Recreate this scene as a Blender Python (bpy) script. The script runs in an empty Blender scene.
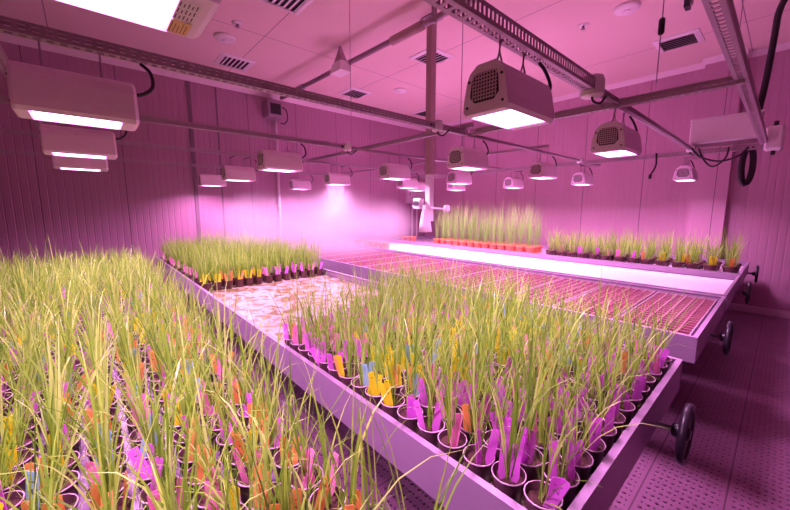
import bpy, math, random
from mathutils import Vector, Matrix
random.seed(7)
PI = math.pi
sc = bpy.context.scene
COL = sc.collection

# ------------------------------------------------------------------ camera, world, exposure
cd = bpy.data.cameras.new('camera')
cd.sensor_fit = 'HORIZONTAL'; cd.sensor_width = 36.0
cd.lens = 344.0 / 790.0 * 36.0
cd.clip_start = 0.02; cd.clip_end = 60
cam = bpy.data.objects.new('camera', cd); COL.objects.link(cam)
cam.location = (0, 0, 1.85)
cam.rotation_euler = (math.radians(90 - 7.7), 0, math.radians(48.4))
sc.camera = cam
w = bpy.data.worlds.new('world'); sc.world = w; w.use_nodes = True
w.node_tree.nodes['Background'].inputs[0].default_value = (0.02, 0.012, 0.018, 1)
w.node_tree.nodes['Background'].inputs[1].default_value = 1.0
vs = sc.view_settings
sc.display_settings.display_device = 'sRGB'
vs.view_transform = 'Standard'; vs.look = 'None'; vs.gamma = 1.0; vs.use_curve_mapping = False
vs.exposure = 0.15
cy = sc.cycles
cy.max_bounces = 12; cy.diffuse_bounces = 7; cy.glossy_bounces = 3; cy.transmission_bounces = 6
cy.transparent_max_bounces = 8; cy.volume_bounces = 1
cy.sample_clamp_indirect = 6.0
cy.caustics_reflective = False; cy.caustics_refractive = False
cy.use_denoising = True
LAMP_COLOR = (1.0, 0.42, 0.88, 1)
LAMP_STRENGTH = 10.0          # the visible diffuser
LAMP_POWER = 38.0             # watts of each lamp's downward light
LAMP_SPREAD = math.radians(158)

# ------------------------------------------------------------------ materials
def newmat(name):
    m = bpy.data.materials.new(name); m.use_nodes = True
    nt = m.node_tree
    return m, nt, nt.nodes, nt.links, nt.nodes['Principled BSDF']

def simple(name, col, rough=0.5, metal=0.0, var=0.0, scale=8.0, bump=0.0, spec=0.5):
    m, nt, N, L, b = newmat(name)
    b.inputs['Base Color'].default_value = (*col, 1)
    b.inputs['Roughness'].default_value = rough
    b.inputs['Metallic'].default_value = metal
    b.inputs['Specular IOR Level'].default_value = spec
    tc = N.new('ShaderNodeTexCoord'); nz = N.new('ShaderNodeTexNoise')
    nz.inputs['Scale'].default_value = scale; nz.inputs['Detail'].default_value = 4
    L.new(tc.outputs['Object'], nz.inputs['Vector'])
    if var:
        mx = N.new('ShaderNodeMix'); mx.data_type = 'RGBA'
        mx.inputs['A'].default_value = tuple(c * (1 - var) for c in col) + (1,)
        mx.inputs['B'].default_value = tuple(min(1, c * (1 + var)) for c in col) + (1,)
        L.new(nz.outputs['Fac'], mx.inputs['Factor']); L.new(mx.outputs['Result'], b.inputs['Base Color'])
    if bump:
        bp = N.new('ShaderNodeBump'); bp.inputs['Strength'].default_value = bump; bp.inputs['Distance'].default_value = 0.01
        L.new(nz.outputs['Fac'], bp.inputs['Height']); L.new(bp.outputs['Normal'], b.inputs['Normal'])
    return m

def mth(N, L, op, a, b=None, c=None):
    n = N.new('ShaderNodeMath'); n.operation = op
    for i, v in enumerate((a, b, c)):
        if v is None: continue
        if isinstance(v, (int, float)): n.inputs[i].default_value = v
        else: L.new(v, n.inputs[i])
    return n.outputs[0]

def panel_wall(name, axis, pitch, offset, col):
    """sandwich panel wall: fine vertical ribs as bump, a dark joint between panels"""
    m, nt, N, L, b = newmat(name)
    tc = N.new('ShaderNodeTexCoord'); sp = N.new('ShaderNodeSeparateXYZ'); L.new(tc.outputs['Object'], sp.inputs[0])
    u = sp.outputs[axis]
    t = mth(N, L, 'FRACT', mth(N, L, 'DIVIDE', mth(N, L, 'ADD', u, 100 * pitch - offset), pitch))
    d = mth(N, L, 'ABSOLUTE', mth(N, L, 'SUBTRACT', t, 0.5))
    joint = mth(N, L, 'GREATER_THAN', d, 0.5 - 0.005 / pitch)
    r = mth(N, L, 'FRACT', mth(N, L, 'DIVIDE', mth(N, L, 'ADD', u, 100 * pitch - offset), pitch / 11.0))
    rib = mth(N, L, 'LESS_THAN', mth(N, L, 'ABSOLUTE', mth(N, L, 'SUBTRACT', r, 0.5)), 0.16)
    nz = N.new('ShaderNodeTexNoise'); nz.inputs['Scale'].default_value = 1.4; nz.inputs['Detail'].default_value = 5
    mp = N.new('ShaderNodeMapping'); mp.inputs['Scale'].default_value = (1, 1, 0.25)
    L.new(tc.outputs['Object'], mp.inputs[0]); L.new(mp.outputs[0], nz.inputs['Vector'])
    mx = N.new('ShaderNodeMix'); mx.data_type = 'RGBA'
    mx.inputs['A'].default_value = tuple(c * 0.86 for c in col) + (1,); mx.inputs['B'].default_value = tuple(min(1, c * 1.1) for c in col) + (1,)
    L.new(nz.outputs['Fac'], mx.inputs['Factor'])
    m2 = N.new('ShaderNodeMix'); m2.data_type = 'RGBA'
    L.new(joint, m2.inputs['Factor']); L.new(mx.outputs['Result'], m2.inputs['A']); m2.inputs['B'].default_value = (0.14, 0.08, 0.11, 1)
    L.new(m2.outputs['Result'], b.inputs['Base Color'])
    h = mth(N, L, 'SUBTRACT', rib, mth(N, L, 'MULTIPLY', joint, 2.0))
    bp = N.new('ShaderNodeBump'); bp.inputs['Strength'].default_value = 0.5; bp.inputs['Distance'].default_value = 0.005
    L.new(h, bp.inputs['Height']); L.new(bp.outputs['Normal'], b.inputs['Normal'])
    b.inputs['Roughness'].default_value = 0.38
    return m

def ceiling_mat():
    m, nt, N, L, b = newmat('ceiling_panels')
    tc = N.new('ShaderNodeTexCoord'); sp = N.new('ShaderNodeSeparateXYZ'); L.new(tc.outputs['Object'], sp.inputs[0])
    ty = mth(N, L, 'FRACT', mth(N, L, 'DIVIDE', mth(N, L, 'ADD', sp.outputs[1], 250 - 2.3), 2.5))
    tx = mth(N, L, 'FRACT', mth(N, L, 'DIVIDE', mth(N, L, 'ADD', sp.outputs[0], 250 + 3.15), 2.5))
    j = mth(N, L, 'MAXIMUM', mth(N, L, 'LESS_THAN', ty, 0.005), mth(N, L, 'LESS_THAN', tx, 0.005))
    mx = N.new('ShaderNodeMix'); mx.data_type = 'RGBA'; L.new(j, mx.inputs['Factor'])
    nz = N.new('ShaderNodeTexNoise'); nz.inputs['Scale'].default_value = 0.8; L.new(tc.outputs['Object'], nz.inputs['Vector'])
    m0 = N.new('ShaderNodeMix'); m0.data_type = 'RGBA'; L.new(nz.outputs['Fac'], m0.inputs['Factor'])
    m0.inputs['A'].default_value = (0.74, 0.54, 0.54, 1); m0.inputs['B'].default_value = (0.82, 0.61, 0.61, 1)  # rose tint: part of the pink bounced lamp light is in this colour
    L.new(m0.outputs['Result'], mx.inputs['A']); mx.inputs['B'].default_value = (0.3, 0.18, 0.24, 1)
    L.new(mx.outputs['Result'], b.inputs['Base Color']); b.inputs['Roughness'].default_value = 0.55
    return m

def floor_mat():
    """perforated anti-slip planks: staggered dark holes, pressed-up nibs, a seam between planks"""
    m, nt, N, L, b = newmat('perforated_planks')
    tc = N.new('ShaderNodeTexCoord'); sp = N.new('ShaderNodeSeparateXYZ'); L.new(tc.outputs['Object'], sp.inputs[0])
    x, y = sp.outputs[0], sp.outputs[1]
    def dots(px, py, ox, oy, r):
        fx = mth(N, L, 'SUBTRACT', mth(N, L, 'FRACT', mth(N, L, 'DIVIDE', mth(N, L, 'ADD', x, 50 * px + ox), px)), 0.5)
        fy = mth(N, L, 'SUBTRACT', mth(N, L, 'FRACT', mth(N, L, 'DIVIDE', mth(N, L, 'ADD', y, 50 * py + oy), py)), 0.5)
        d2 = mth(N, L, 'ADD', mth(N, L, 'POWER', mth(N, L, 'MULTIPLY', fx, px), 2), mth(N, L, 'POWER', mth(N, L, 'MULTIPLY', fy, py), 2))
        return mth(N, L, 'SQRT', d2)
    P, Q = 0.065, 0.11
    h1 = mth(N, L, 'LESS_THAN', dots(P, Q, 0, 0, 0), 0.0065)
    h2 = mth(N, L, 'LESS_THAN', dots(P, Q, P / 2, Q / 2, 0), 0.0065)
    hole = mth(N, L, 'MAXIMUM', h1, h2)
    n1 = dots(P, Q, P / 2, 0, 0); n2 = dots(P, Q, 0, Q / 2, 0)
    nib = mth(N, L, 'MAXIMUM', mth(N, L, 'SUBTRACT', 1.0, mth(N, L, 'DIVIDE', mth(N, L, 'MINIMUM', n1, n2), 0.013)), 0.0)
    pl = 0.39
    t = mth(N, L, 'FRACT', mth(N, L, 'DIVIDE', mth(N, L, 'ADD', x, 50 * pl + 0.07), pl))
    edge = mth(N, L, 'ABSOLUTE', mth(N, L, 'SUBTRACT', t, 0.5))
    seam = mth(N, L, 'GREATER_THAN', edge, 0.488)
    plain = mth(N, L, 'LESS_THAN', edge, 0.43)
    hole = mth(N, L, 'MULTIPLY', hole, plain); nib = mth(N, L, 'MULTIPLY', nib, plain)
    nz = N.new('ShaderNodeTexNoise'); nz.inputs['Scale'].default_value = 3; nz.inputs['Detail'].default_value = 5
    L.new(tc.outputs['Object'], nz.inputs['Vector'])
    mx = N.new('ShaderNodeMix'); mx.data_type = 'RGBA'; L.new(nz.outputs['Fac'], mx.inputs['Factor'])
    mx.inputs['A'].default_value = (0.28, 0.13, 0.23, 1); mx.inputs['B'].default_value = (0.42, 0.22, 0.36, 1)
    m2 = N.new('ShaderNodeMix'); m2.data_type = 'RGBA'; L.new(mth(N, L, 'MAXIMUM', hole, mth(N, L, 'MULTIPLY', seam, 0.6)), m2.inputs['Factor'])
    L.new(mx.outputs['Result'], m2.inputs['A']); m2.inputs['B'].default_value = (0.02, 0.012, 0.018, 1)
    L.new(m2.outputs['Result'], b.inputs['Base Color'])
    b.inputs['Metallic'].default_value = 0.35; b.inputs['Roughness'].default_value = 0.42
    bp = N.new('ShaderNodeBump'); bp.inputs['Strength'].default_value = 1.0; bp.inputs['Distance'].default_value = 0.02
    L.new(mth(N, L, 'SUBTRACT', nib, hole), bp.inputs['Height']); L.new(bp.outputs['Normal'], b.inputs['Normal'])
    return m

def film_mat(name, c1, c2, dirt, amount, rough=0.35, scale=6.0):
    m, nt, N, L, b = newmat(name)
    tc = N.new('ShaderNodeTexCoord')
    nz = N.new('ShaderNodeTexNoise'); nz.inputs['Scale'].default_value = scale; nz.inputs['Detail'].default_value = 8; nz.inputs['Distortion'].default_value = 1.2
    L.new(tc.outputs['Object'], nz.inputs['Vector'])
    mx = N.new('ShaderNodeMix'); mx.data_type = 'RGBA'; L.new(nz.outputs['Fac'], mx.inputs['Factor'])
    mx.inputs['A'].default_value = (*c1, 1); mx.inputs['B'].default_value = (*c2, 1)
    n2 = N.new('ShaderNodeTexNoise'); n2.inputs['Scale'].default_value = scale * 0.55; n2.inputs['Detail'].default_value = 7; n2.inputs['Distortion'].default_value = 2.0
    mp = N.new('ShaderNodeMapping'); mp.inputs['Location'].default_value = (3.1, 1.7, 0); L.new(tc.outputs['Object'], mp.inputs[0]); L.new(mp.outputs[0], n2.inputs['Vector'])
    cr = N.new('ShaderNodeValToRGB'); cr.color_ramp.elements[0].position = 0.62 - amount; cr.color_ramp.elements[1].position = 0.70 - amount
    L.new(n2.outputs['Fac'], cr.inputs[0])
    m2 = N.new('ShaderNodeMix'); m2.data_type = 'RGBA'; L.new(cr.outputs[0], m2.inputs['Factor']); L.new(mx.outputs['Result'], m2.inputs['A']); m2.inputs['B'].default_value = (*dirt, 1)
    L.new(m2.outputs['Result'], b.inputs['Base Color']); b.inputs['Roughness'].default_value = rough
    bp = N.new('ShaderNodeBump'); bp.inputs['Strength'].default_value = 0.6; bp.inputs['Distance'].default_value = 0.008
    L.new(nz.outputs['Fac'], bp.inputs['Height']); L.new(bp.outputs['Normal'], b.inputs['Normal'])
    return m

def leaf_mat(name, cols):
    m, nt, N, L, b = newmat(name)
    N.remove(b)
    g = N.new('ShaderNodeNewGeometry'); oi = N.new('ShaderNodeObjectInfo')
    s = mth(N, L, 'FRACT', mth(N, L, 'ADD', g.outputs['Random Per Island'], oi.outputs['Random']))
    cr = N.new('ShaderNodeValToRGB'); e = cr.color_ramp.elements
    cr.color_ramp.interpolation = 'LINEAR'
    e[0].position = 0; e[0].color = (*cols[0], 1); e[1].position = 1; e[1].color = (*cols[-1], 1)
    for i, c in enumerate(cols[1:-1]):
        k = e.new((i + 1) / (len(cols) - 1)); k.color = (*c, 1)
    L.new(s, cr.inputs[0])
    d = N.new('ShaderNodeBsdfDiffuse'); t = N.new('ShaderNodeBsdfTranslucent'); gl = N.new('ShaderNodeBsdfGlossy')
    L.new(cr.outputs[0], d.inputs[0]); L.new(cr.outputs[0], t.inputs[0]); gl.inputs[0].default_value = (1, 1, 1, 1); gl.inputs['Roughness'].default_value = 0.45
    a = N.new('ShaderNodeMixShader'); a.inputs[0].default_value = 0.42; L.new(d.outputs[0], a.inputs[1]); L.new(t.outputs[0], a.inputs[2])
    a2 = N.new('ShaderNodeMixShader'); a2.inputs[0].default_value = 0.04; L.new(a.outputs[0], a2.inputs[1]); L.new(gl.outputs[0], a2.inputs[2])
    L.new(a2.outputs[0], N['Material Output'].inputs[0])
    return m

M = {}
M['wall_left'] = panel_wall('wall_panels_left', 1, 1.16, 1.75, (0.45, 0.235, 0.36))  # whitish panels; lamps' pink cast partly mixed into the base colour
M['wall_back'] = panel_wall('wall_panels_back', 0, 1.16, -2.05, (0.56, 0.31, 0.46))  # takes in some of the lamps' pink too, like the left wall
M['ceiling'] = ceiling_mat()
M['floor'] = floor_mat()
M['trim'] = simple('painted_trim', (0.78, 0.60, 0.72), 0.4, var=0.05)
M['trim_dark'] = simple('dark_joint_cover', (0.20, 0.12, 0.18), 0.5, var=0.1)
M['alu'] = simple('bench_aluminium', (0.42, 0.30, 0.46), 0.42, 0.25, var=0.06, scale=20)
M['leg'] = simple('galvanised_leg', (0.36, 0.29, 0.36), 0.5, 0.4, var=0.1)
M['rail'] = simple('galvanised_rail', (0.42, 0.30, 0.38), 0.45, 0.35, var=0.15, scale=12)
M['railbar'] = simple('grey_bar', (0.34, 0.23, 0.31), 0.45, 0.3, var=0.1)
M['film'] = film_mat('crinkled_film', (0.08, 0.05, 0.09), (0.34, 0.26, 0.36), (0.22, 0.13, 0.15), -0.02, 0.25, 14)
M['bareliner'] = film_mat('wet_liner', (0.36, 0.31, 0.25), (0.68, 0.64, 0.56), (0.20, 0.17, 0.06), 0.15, 0.28, 9)
M['whiteliner'] = film_mat('white_liner', (0.86, 0.82, 0.86), (0.95, 0.92, 0.95), (0.8, 0.74, 0.8), -0.1, 0.4, 3)
M['pinkliner'] = film_mat('grey_liner', (0.62, 0.48, 0.60), (0.74, 0.60, 0.72), (0.4, 0.24, 0.3), 0.0, 0.4, 4)
M['black'] = simple('black_plastic', (0.025, 0.018, 0.03), 0.35, var=0.2)
M['cable'] = simple('black_cable', (0.02, 0.014, 0.022), 0.45)
M['housing'] = simple('lamp_housing', (0.93, 0.71, 0.90), 0.45, var=0.04, scale=60, bump=0.05)
M['white'] = simple('white_plastic', (0.84, 0.76, 0.82), 0.4, var=0.03)
M['grillblack'] = simple('grill_cavity', (0.03, 0.015, 0.028), 0.7)
M['grill'] = simple('grill_wire', (0.66, 0.50, 0.60), 0.4, 0.3)
M['hook'] = simple('steel_hook', (0.35, 0.25, 0.32), 0.35, 0.6)
M['paper'] = simple('label_paper', (0.86, 0.74, 0.80), 0.6, var=0.02)
M['sticker'] = simple('yellow_sticker', (0.85, 0.55, 0.18), 0.55)
M['ink'] = simple('ink', (0.10, 0.05, 0.09), 0.6)
M['tagink'] = simple('marker_ink', (0.06, 0.03, 0.05), 0.6)
M['cup'] = simple('dark_cup', (0.13, 0.06, 0.085), 0.32, var=0.25, scale=30)
M['rim'] = simple('pale_cup_rim', (0.62, 0.46, 0.58), 0.3)
M['brownpot'] = simple('brown_pot', (0.085, 0.030, 0.032), 0.4, var=0.2, scale=30)
M['clay'] = simple('terracotta', (0.66, 0.20, 0.10), 0.7, var=0.12, scale=25)
M['soil'] = simple('potting_soil', (0.095, 0.042, 0.036), 0.95, var=0.6, scale=220, bump=0.8)
M['tray'] = simple('tray_plastic', (0.33, 0.11, 0.16), 0.45, var=0.12, scale=4)
M['traystrip'] = simple('pale_tray_edge', (0.52, 0.34, 0.44), 0.4)
M['peat'] = simple('peat', (0.09, 0.03, 0.035), 0.95, var=0.5, scale=60)
M['brown'] = simple('brown_post', (0.46, 0.30, 0.32), 0.55, var=0.15, scale=6)
M['leaf'] = leaf_mat('grass_blades', [(0.17, 0.42, 0.03), (0.30, 0.62, 0.05), (0.50, 0.80, 0.11), (0.25, 0.54, 0.04), (0.58, 0.84, 0.22), (0.40, 0.70, 0.08), (0.12, 0.30, 0.03), (0.34, 0.64, 0.06)])
M['leafdark'] = leaf_mat('tall_grass_blades', [(0.22, 0.56, 0.10), (0.34, 0.66, 0.14), (0.46, 0.74, 0.20), (0.30, 0.60, 0.12)])
TAG = dict(purple=(0.93, 0.34, 0.97), pink=(0.98, 0.46, 0.78), yellow=(0.96, 1.0, 0.05), orange=(1.0, 0.62, 0.22), blue=(0.52, 0.86, 0.96))
def tag_mat(name, c):
    m = simple(name, c, 0.45, var=0.04); N, L = m.node_tree.nodes, m.node_tree.links
    t = N.new('ShaderNodeBsdfTranslucent'); t.inputs[0].default_value = (*c, 1)
    a = N.new('ShaderNodeMixShader'); a.inputs[0].default_value = 0.5
    L.new(N['Principled BSDF'].outputs[0], a.inputs[1]); L.new(t.outputs[0], a.inputs[2]); L.new(a.outputs[0], N['Material Output'].inputs[0])
    return m
for k, c in TAG.items(): M['tag_' + k] = tag_mat('tag_' + k, c)
m, nt, N, L, b = newmat('lamp_diffuser')
N.remove(b); e = N.new('ShaderNodeEmission'); e.inputs[0].default_value = LAMP_COLOR; e.inputs[1].default_value = LAMP_STRENGTH
L.new(e.outputs[0], N['Material Output'].inputs[0]); M['light'] = m
m, nt, N, L, b = newmat('mist')
N.remove(b); v = N.new('ShaderNodeVolumePrincipled'); v.inputs['Color'].default_value = (0.98, 0.96, 1, 1); v.inputs['Anisotropy'].default_value = 0.1
tc = N.new('ShaderNodeTexCoord'); nz = N.new('ShaderNodeTexNoise'); nz.inputs['Scale'].default_value = 1.6; nz.inputs['Detail'].default_value = 3
L.new(tc.outputs['Object'], nz.inputs['Vector'])
ln = N.new('ShaderNodeVectorMath'); ln.operation = 'LENGTH'; L.new(tc.outputs['Object'], ln.inputs[0])
fall = mth(N, L, 'POWER', mth(N, L, 'MAXIMUM', mth(N, L, 'SUBTRACT', 1.0, ln.outputs['Value']), 0.0), 1.3)
nn = mth(N, L, 'MAXIMUM', mth(N, L, 'SUBTRACT', mth(N, L, 'MULTIPLY', nz.outputs['Fac'], 2.2), 0.45), 0.0)
L.new(mth(N, L, 'MULTIPLY', mth(N, L, 'MULTIPLY', fall, nn), 1.7), v.inputs['Density'])
L.new(v.outputs[0], N['Material Output'].inputs['Volume']); M['mist'] = m

# ------------------------------------------------------------------ mesh building
class MB:
    def __init__(s): s.v = []; s.f = []; s.mi = []; s.sm = []
    def add(s, verts, faces, mi=0, smooth=False):
        o = len(s.v); s.v += [tuple(p) for p in verts]
        for f in faces: s.f.append(tuple(o + i for i in f)); s.mi.append(mi); s.sm.append(smooth)
        return s
    def box(s, x0, x1, y0, y1, z0, z1, mi=0, bev=0.0):
        if bev:
            b = bev
            prof = [(x0, x1, y0, y1, b, z0), (x0, x1, y0, y1, 0, z0 + b), (x0, x1, y0, y1, 0, z1 - b), (x0, x1, y0, y1, b, z1)]
            vs_ = []
            for (a, c, d, e_, i, z) in prof:
                q = b if i == 0 else b * 0.999
                k = i
                vs_ += [(a + k + b * (1 if i == 0 else .6), d + k, z), (c - k - b * (1 if i == 0 else .6), d + k, z), (c - k, d + k + b * (1 if i == 0 else .6), z), (c - k, e_ - k - b * (1 if i == 0 else .6), z),
                        (c - k - b * (1 if i == 0 else .6), e_ - k, z), (a + k + b * (1 if i == 0 else .6), e_ - k, z), (a + k, e_ - k - b * (1 if i == 0 else .6), z), (a + k, d + k + b * (1 if i == 0 else .6), z)]
            fs = [tuple(reversed(range(8))), tuple(range(24, 32))]
            for r in range(3):
                for i in range(8):
                    j = (i + 1) % 8; fs.append((r * 8 + i, r * 8 + j, r * 8 + 8 + j, r * 8 + 8 + i))
            return s.add(vs_, fs, mi)
        return s.add([(x0, y0, z0), (x1, y0, z0), (x1, y1, z0), (x0, y1, z0), (x0, y0, z1), (x1, y0, z1), (x1, y1, z1), (x0, y1, z1)],
                     [(3, 2, 1, 0), (4, 5, 6, 7), (0, 1, 5, 4), (1, 2, 6, 5), (2, 3, 7, 6), (3, 0, 4, 7)], mi)
    def lathe(s, prof, n=16, mi=0, c=(0, 0, 0), axis='z', smooth=True, cap0=False, cap1=False):
        vs_ = []
        for (r, z) in prof:
            for i in range(n):
                a = 2 * PI * i / n
                p = (r * math.cos(a), r * math.sin(a), z)
                if axis == 'x': p = (p[2], p[0], p[1])
                if axis == 'y': p = (p[1], p[2], p[0])
                vs_.append((c[0] + p[0], c[1] + p[1], c[2] + p[2]))
        fs = []
        for k in range(len(prof) - 1):
            for i in range(n):
                j = (i + 1) % n; fs.append((k * n + i, k * n + j, k * n + n + j, k * n + n + i))
        if cap0: fs.append(tuple(reversed(range(n))))
        if cap1: fs.append(tuple(range((len(prof) - 1) * n, len(prof) * n)))
        return s.add(vs_, fs, mi, smooth)
    def tube(s, pts, r, n=8, mi=0, closed=False):
        pts = [Vector(p) for p in pts]
        if 4 <= len(pts) < 12 and not closed:                  # Catmull-Rom smoothing of hand-placed cable points
            e_ = [pts[0]] + pts + [pts[-1]]; out = []
            for i in range(1, len(e_) - 2):
                a, b_, c_, d = e_[i - 1:i + 3]
                for k in range(5):
                    t = k / 5; out.append(.5 * ((2 * b_) + (c_ - a) * t + (2 * a - 5 * b_ + 4 * c_ - d) * t * t + (3 * b_ - a - 3 * c_ + d) * t ** 3))
            pts = out + [pts[-1]]
        pts = [Vector(p) for p in pts]; vs_ = []; up = Vector((0, 0, 1)); m_ = len(pts)
        prev = None
        for i, p in enumerate(pts):
            t = (pts[(i + 1) % m_] - pts[i - 1]) if closed else (pts[min(i + 1, m_ - 1)] - pts[max(i - 1, 0)])
            t.normalize()
            if prev is None:
                a = t.cross(up)
                if a.length < 1e-3: a = t.cross(Vector((1, 0, 0)))
            else: a = prev - t * prev.dot(t)
            a.normalize(); prev = a; bb = t.cross(a)
            for k in range(n):
                q = 2 * PI * k / n; vs_.append(p + (a * math.cos(q) + bb * math.sin(q)) * r)
        fs = []
        for i in range(m_ if closed else m_ - 1):
            i2 = (i + 1) % m_
            for k in range(n):
                j = (k + 1) % n; fs.append((i * n + k, i * n + j, i2 * n + j, i2 * n + k))
        if not closed: fs += [tuple(reversed(range(n))), tuple(range((m_ - 1) * n, m_ * n))]
        return s.add(vs_, fs, mi, True)
    def slotted(s, p0, du, dv, length, width, pitch, sl, sw, mi=0):
        """sheet with a row of slots: p0 corner, du along, dv across"""
        p0, du, dv = Vector(p0), Vector(du), Vector(dv)
        n = max(1, int(length / pitch)); a = (width - sw) / 2
        P = lambda u, t: p0 + du * u + dv * t
        vs_ = [P(0, 0), P(length, 0), P(length, a), P(0, a), P(0, width - a), P(length, width - a), P(length, width), P(0, width)]
        fs = [(0, 1, 2, 3), (4, 5, 6, 7)]
        u = 0
        edges = [0] + [k * pitch + sl for k in range(n)]
        for k in range(n + 1):
            u0 = 0 if k == 0 else (k - 1) * pitch + (pitch + sl) / 2
            u1 = k * pitch + (pitch - sl) / 2 if k < n else length
            b_ = len(vs_); vs_ += [P(u0, a), P(u1, a), P(u1, width - a), P(u0, width - a)]; fs.append((b_, b_ + 1, b_ + 2, b_ + 3))
        return s.add(vs_, fs, mi)
    def mesh(s, name, mats):
        me = bpy.data.meshes.new(name); me.from_pydata(s.v, [], s.f)
        for q in (mats if isinstance(mats, (list, tuple)) else [mats]): me.materials.append(q)
        me.polygons.foreach_set('material_index', s.mi); me.polygons.foreach_set('use_smooth', s.sm); me.update()
        return me
    def build(s, name, mats, parent=None, solid=0.0):
        me = s.mesh(name, mats); o = bpy.data.objects.new(name, me); COL.objects.link(o)
        if parent is not None: o.parent = parent
        if solid:
            k = o.modifiers.new('solid', 'SOLIDIFY'); k.thickness = solid; k.offset = 0
        return o

def tag(o, label, cat, group=None, kind=None):
    if label: o['label'] = label
    if cat: o['category'] = cat
    if group: o['group'] = group
    if kind: o['kind'] = kind
    return o
def struct(o): o['kind'] = 'structure'; return o
def empty(name, loc=(0, 0, 0), rz=0):
    o = bpy.data.objects.new(name, None); COL.objects.link(o); o.empty_display_size = 0.05
    o.location = loc; o.rotation_euler = (0, 0, rz); return o
def link(name, me, parent=None, loc=(0, 0, 0), rot=(0, 0, 0), scale=None):
    o = bpy.data.objects.new(name, me); COL.objects.link(o)
    if parent is not None: o.parent = parent
    o.location = loc; o.rotation_euler = rot
    if scale: o.scale = scale
    return o
def copy_tree(o, parent=None):
    c = o.copy(); COL.objects.link(c)
    if parent is not None: c.parent = parent
    for ch in list(o.children): copy_tree(ch, c)
    return c
ORD = 'first second third fourth fifth sixth seventh eighth ninth tenth eleventh twelfth thirteenth fourteenth fifteenth sixteenth seventeenth eighteenth nineteenth'.split()
def nth(n):
    if n <= 19: return ORD[n - 1]
    t, u = divmod(n, 10); T = {2: 'twent', 3: 'thirt', 4: 'fort', 5: 'fift', 6: 'sixt'}[t]
    return T + 'ieth' if u == 0 else T + 'y-' + ORD[u - 1]

# ------------------------------------------------------------------ room shell
XL, XR, YN, YB, ZC = -8.3, 2.6, -3.4, 8.75, 4.5
struct(MB().box(XL - .15, XR + .15, YN - .15, YB + .15, -0.1, 0).build('floor', M['floor']))
struct(MB().box(XL - .15, XR + .15, YN - .15, YB + .15, ZC, ZC + .1).build('ceiling', M['ceiling']))
def ribbed(u0, u1, off, place, pitch=1.16, nrib=11, gw=.022, gd=.004):
    q = MB(); us = []
    st = pitch / nrib; k = math.floor((u0 - off) / st) - 1
    pts = [(u0, 0.0)]
    while True:
        c_ = off + k * st; k += 1
        if c_ - gw / 2 <= u0: continue
        if c_ + gw / 2 >= u1: break
        pts += [(c_ - gw / 2, 0), (c_ - gw / 4, gd), (c_ + gw / 4, gd), (c_ + gw / 2, 0)]
    pts.append((u1, 0.0)); n = len(pts)
    q.add([place(u, d, 0) for u, d in pts] + [place(u, d, ZC) for u, d in pts] + [place(u0, .12, 0), place(u1, .12, 0), place(u0, .12, ZC), place(u1, .12, ZC)],
          [(i, i + 1, n + i + 1, n + i) for i in range(n - 1)] + [(2 * n + 1, 2 * n, 2 * n + 2, 2 * n + 3)])
    return q
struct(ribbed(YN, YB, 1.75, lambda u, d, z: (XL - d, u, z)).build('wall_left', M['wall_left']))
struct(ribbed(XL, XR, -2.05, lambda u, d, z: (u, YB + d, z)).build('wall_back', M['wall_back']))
struct(MB().box(XR, XR + .12, YN, YB, 0, ZC).build('wall_right', M['wall_left']))
struct(MB().box(XL - .12, XR + .12, YN - .12, YN, 0, ZC).build('wall_front', M['wall_back']))
# pilaster on the back wall, cove strips, base strips
struct(MB().box(-1.22, -0.72, YB - .2, YB, 0, ZC).build('trim_1', M['wall_back']))
def cove(x0, x1, y):
    return MB().add([(x0, y, ZC), (x0, y - .07, ZC), (x0, y, ZC - .09), (x1, y, ZC), (x1, y - .07, ZC), (x1, y, ZC - .09)],
                    [(0, 1, 4, 3), (1, 2, 5, 4), (2, 0, 3, 5), (0, 2, 1), (3, 4, 5)])
struct(cove(XL, -1.22, YB).build('trim_2', M['trim']))
struct(cove(-1.26, -0.68, YB - .2).build('trim_3', M['trim']))
struct(cove(-0.72, XR, YB).build('trim_4', M['trim']))
c = MB().add([(XL, YN, ZC), (XL + .07, YN, ZC), (XL, YN, ZC - .09), (XL, YB, ZC), (XL + .07, YB, ZC), (XL, YB, ZC - .09)], [(0, 1, 4, 3), (1, 2, 5, 4), (2, 0, 3, 5)])
struct(c.build('trim_5', M['trim']))
struct(MB().box(XL, XL + .02, 1.72, 1.79, 0, ZC - .1).box(XL, XL + .012, 2.25, 2.28, 0, ZC - .1).build('trim_6', M['trim_dark']))
struct(MB().box(XL, -1.22, YB - .03, YB, 0, .12).box(-0.72, XR, YB - .03, YB, 0, .12).build('baseboard_back', M['trim']))
struct(MB().box(XL, XL + .03, YN, YB - .03, 0, .12).build('baseboard_left', M['trim']))

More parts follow.
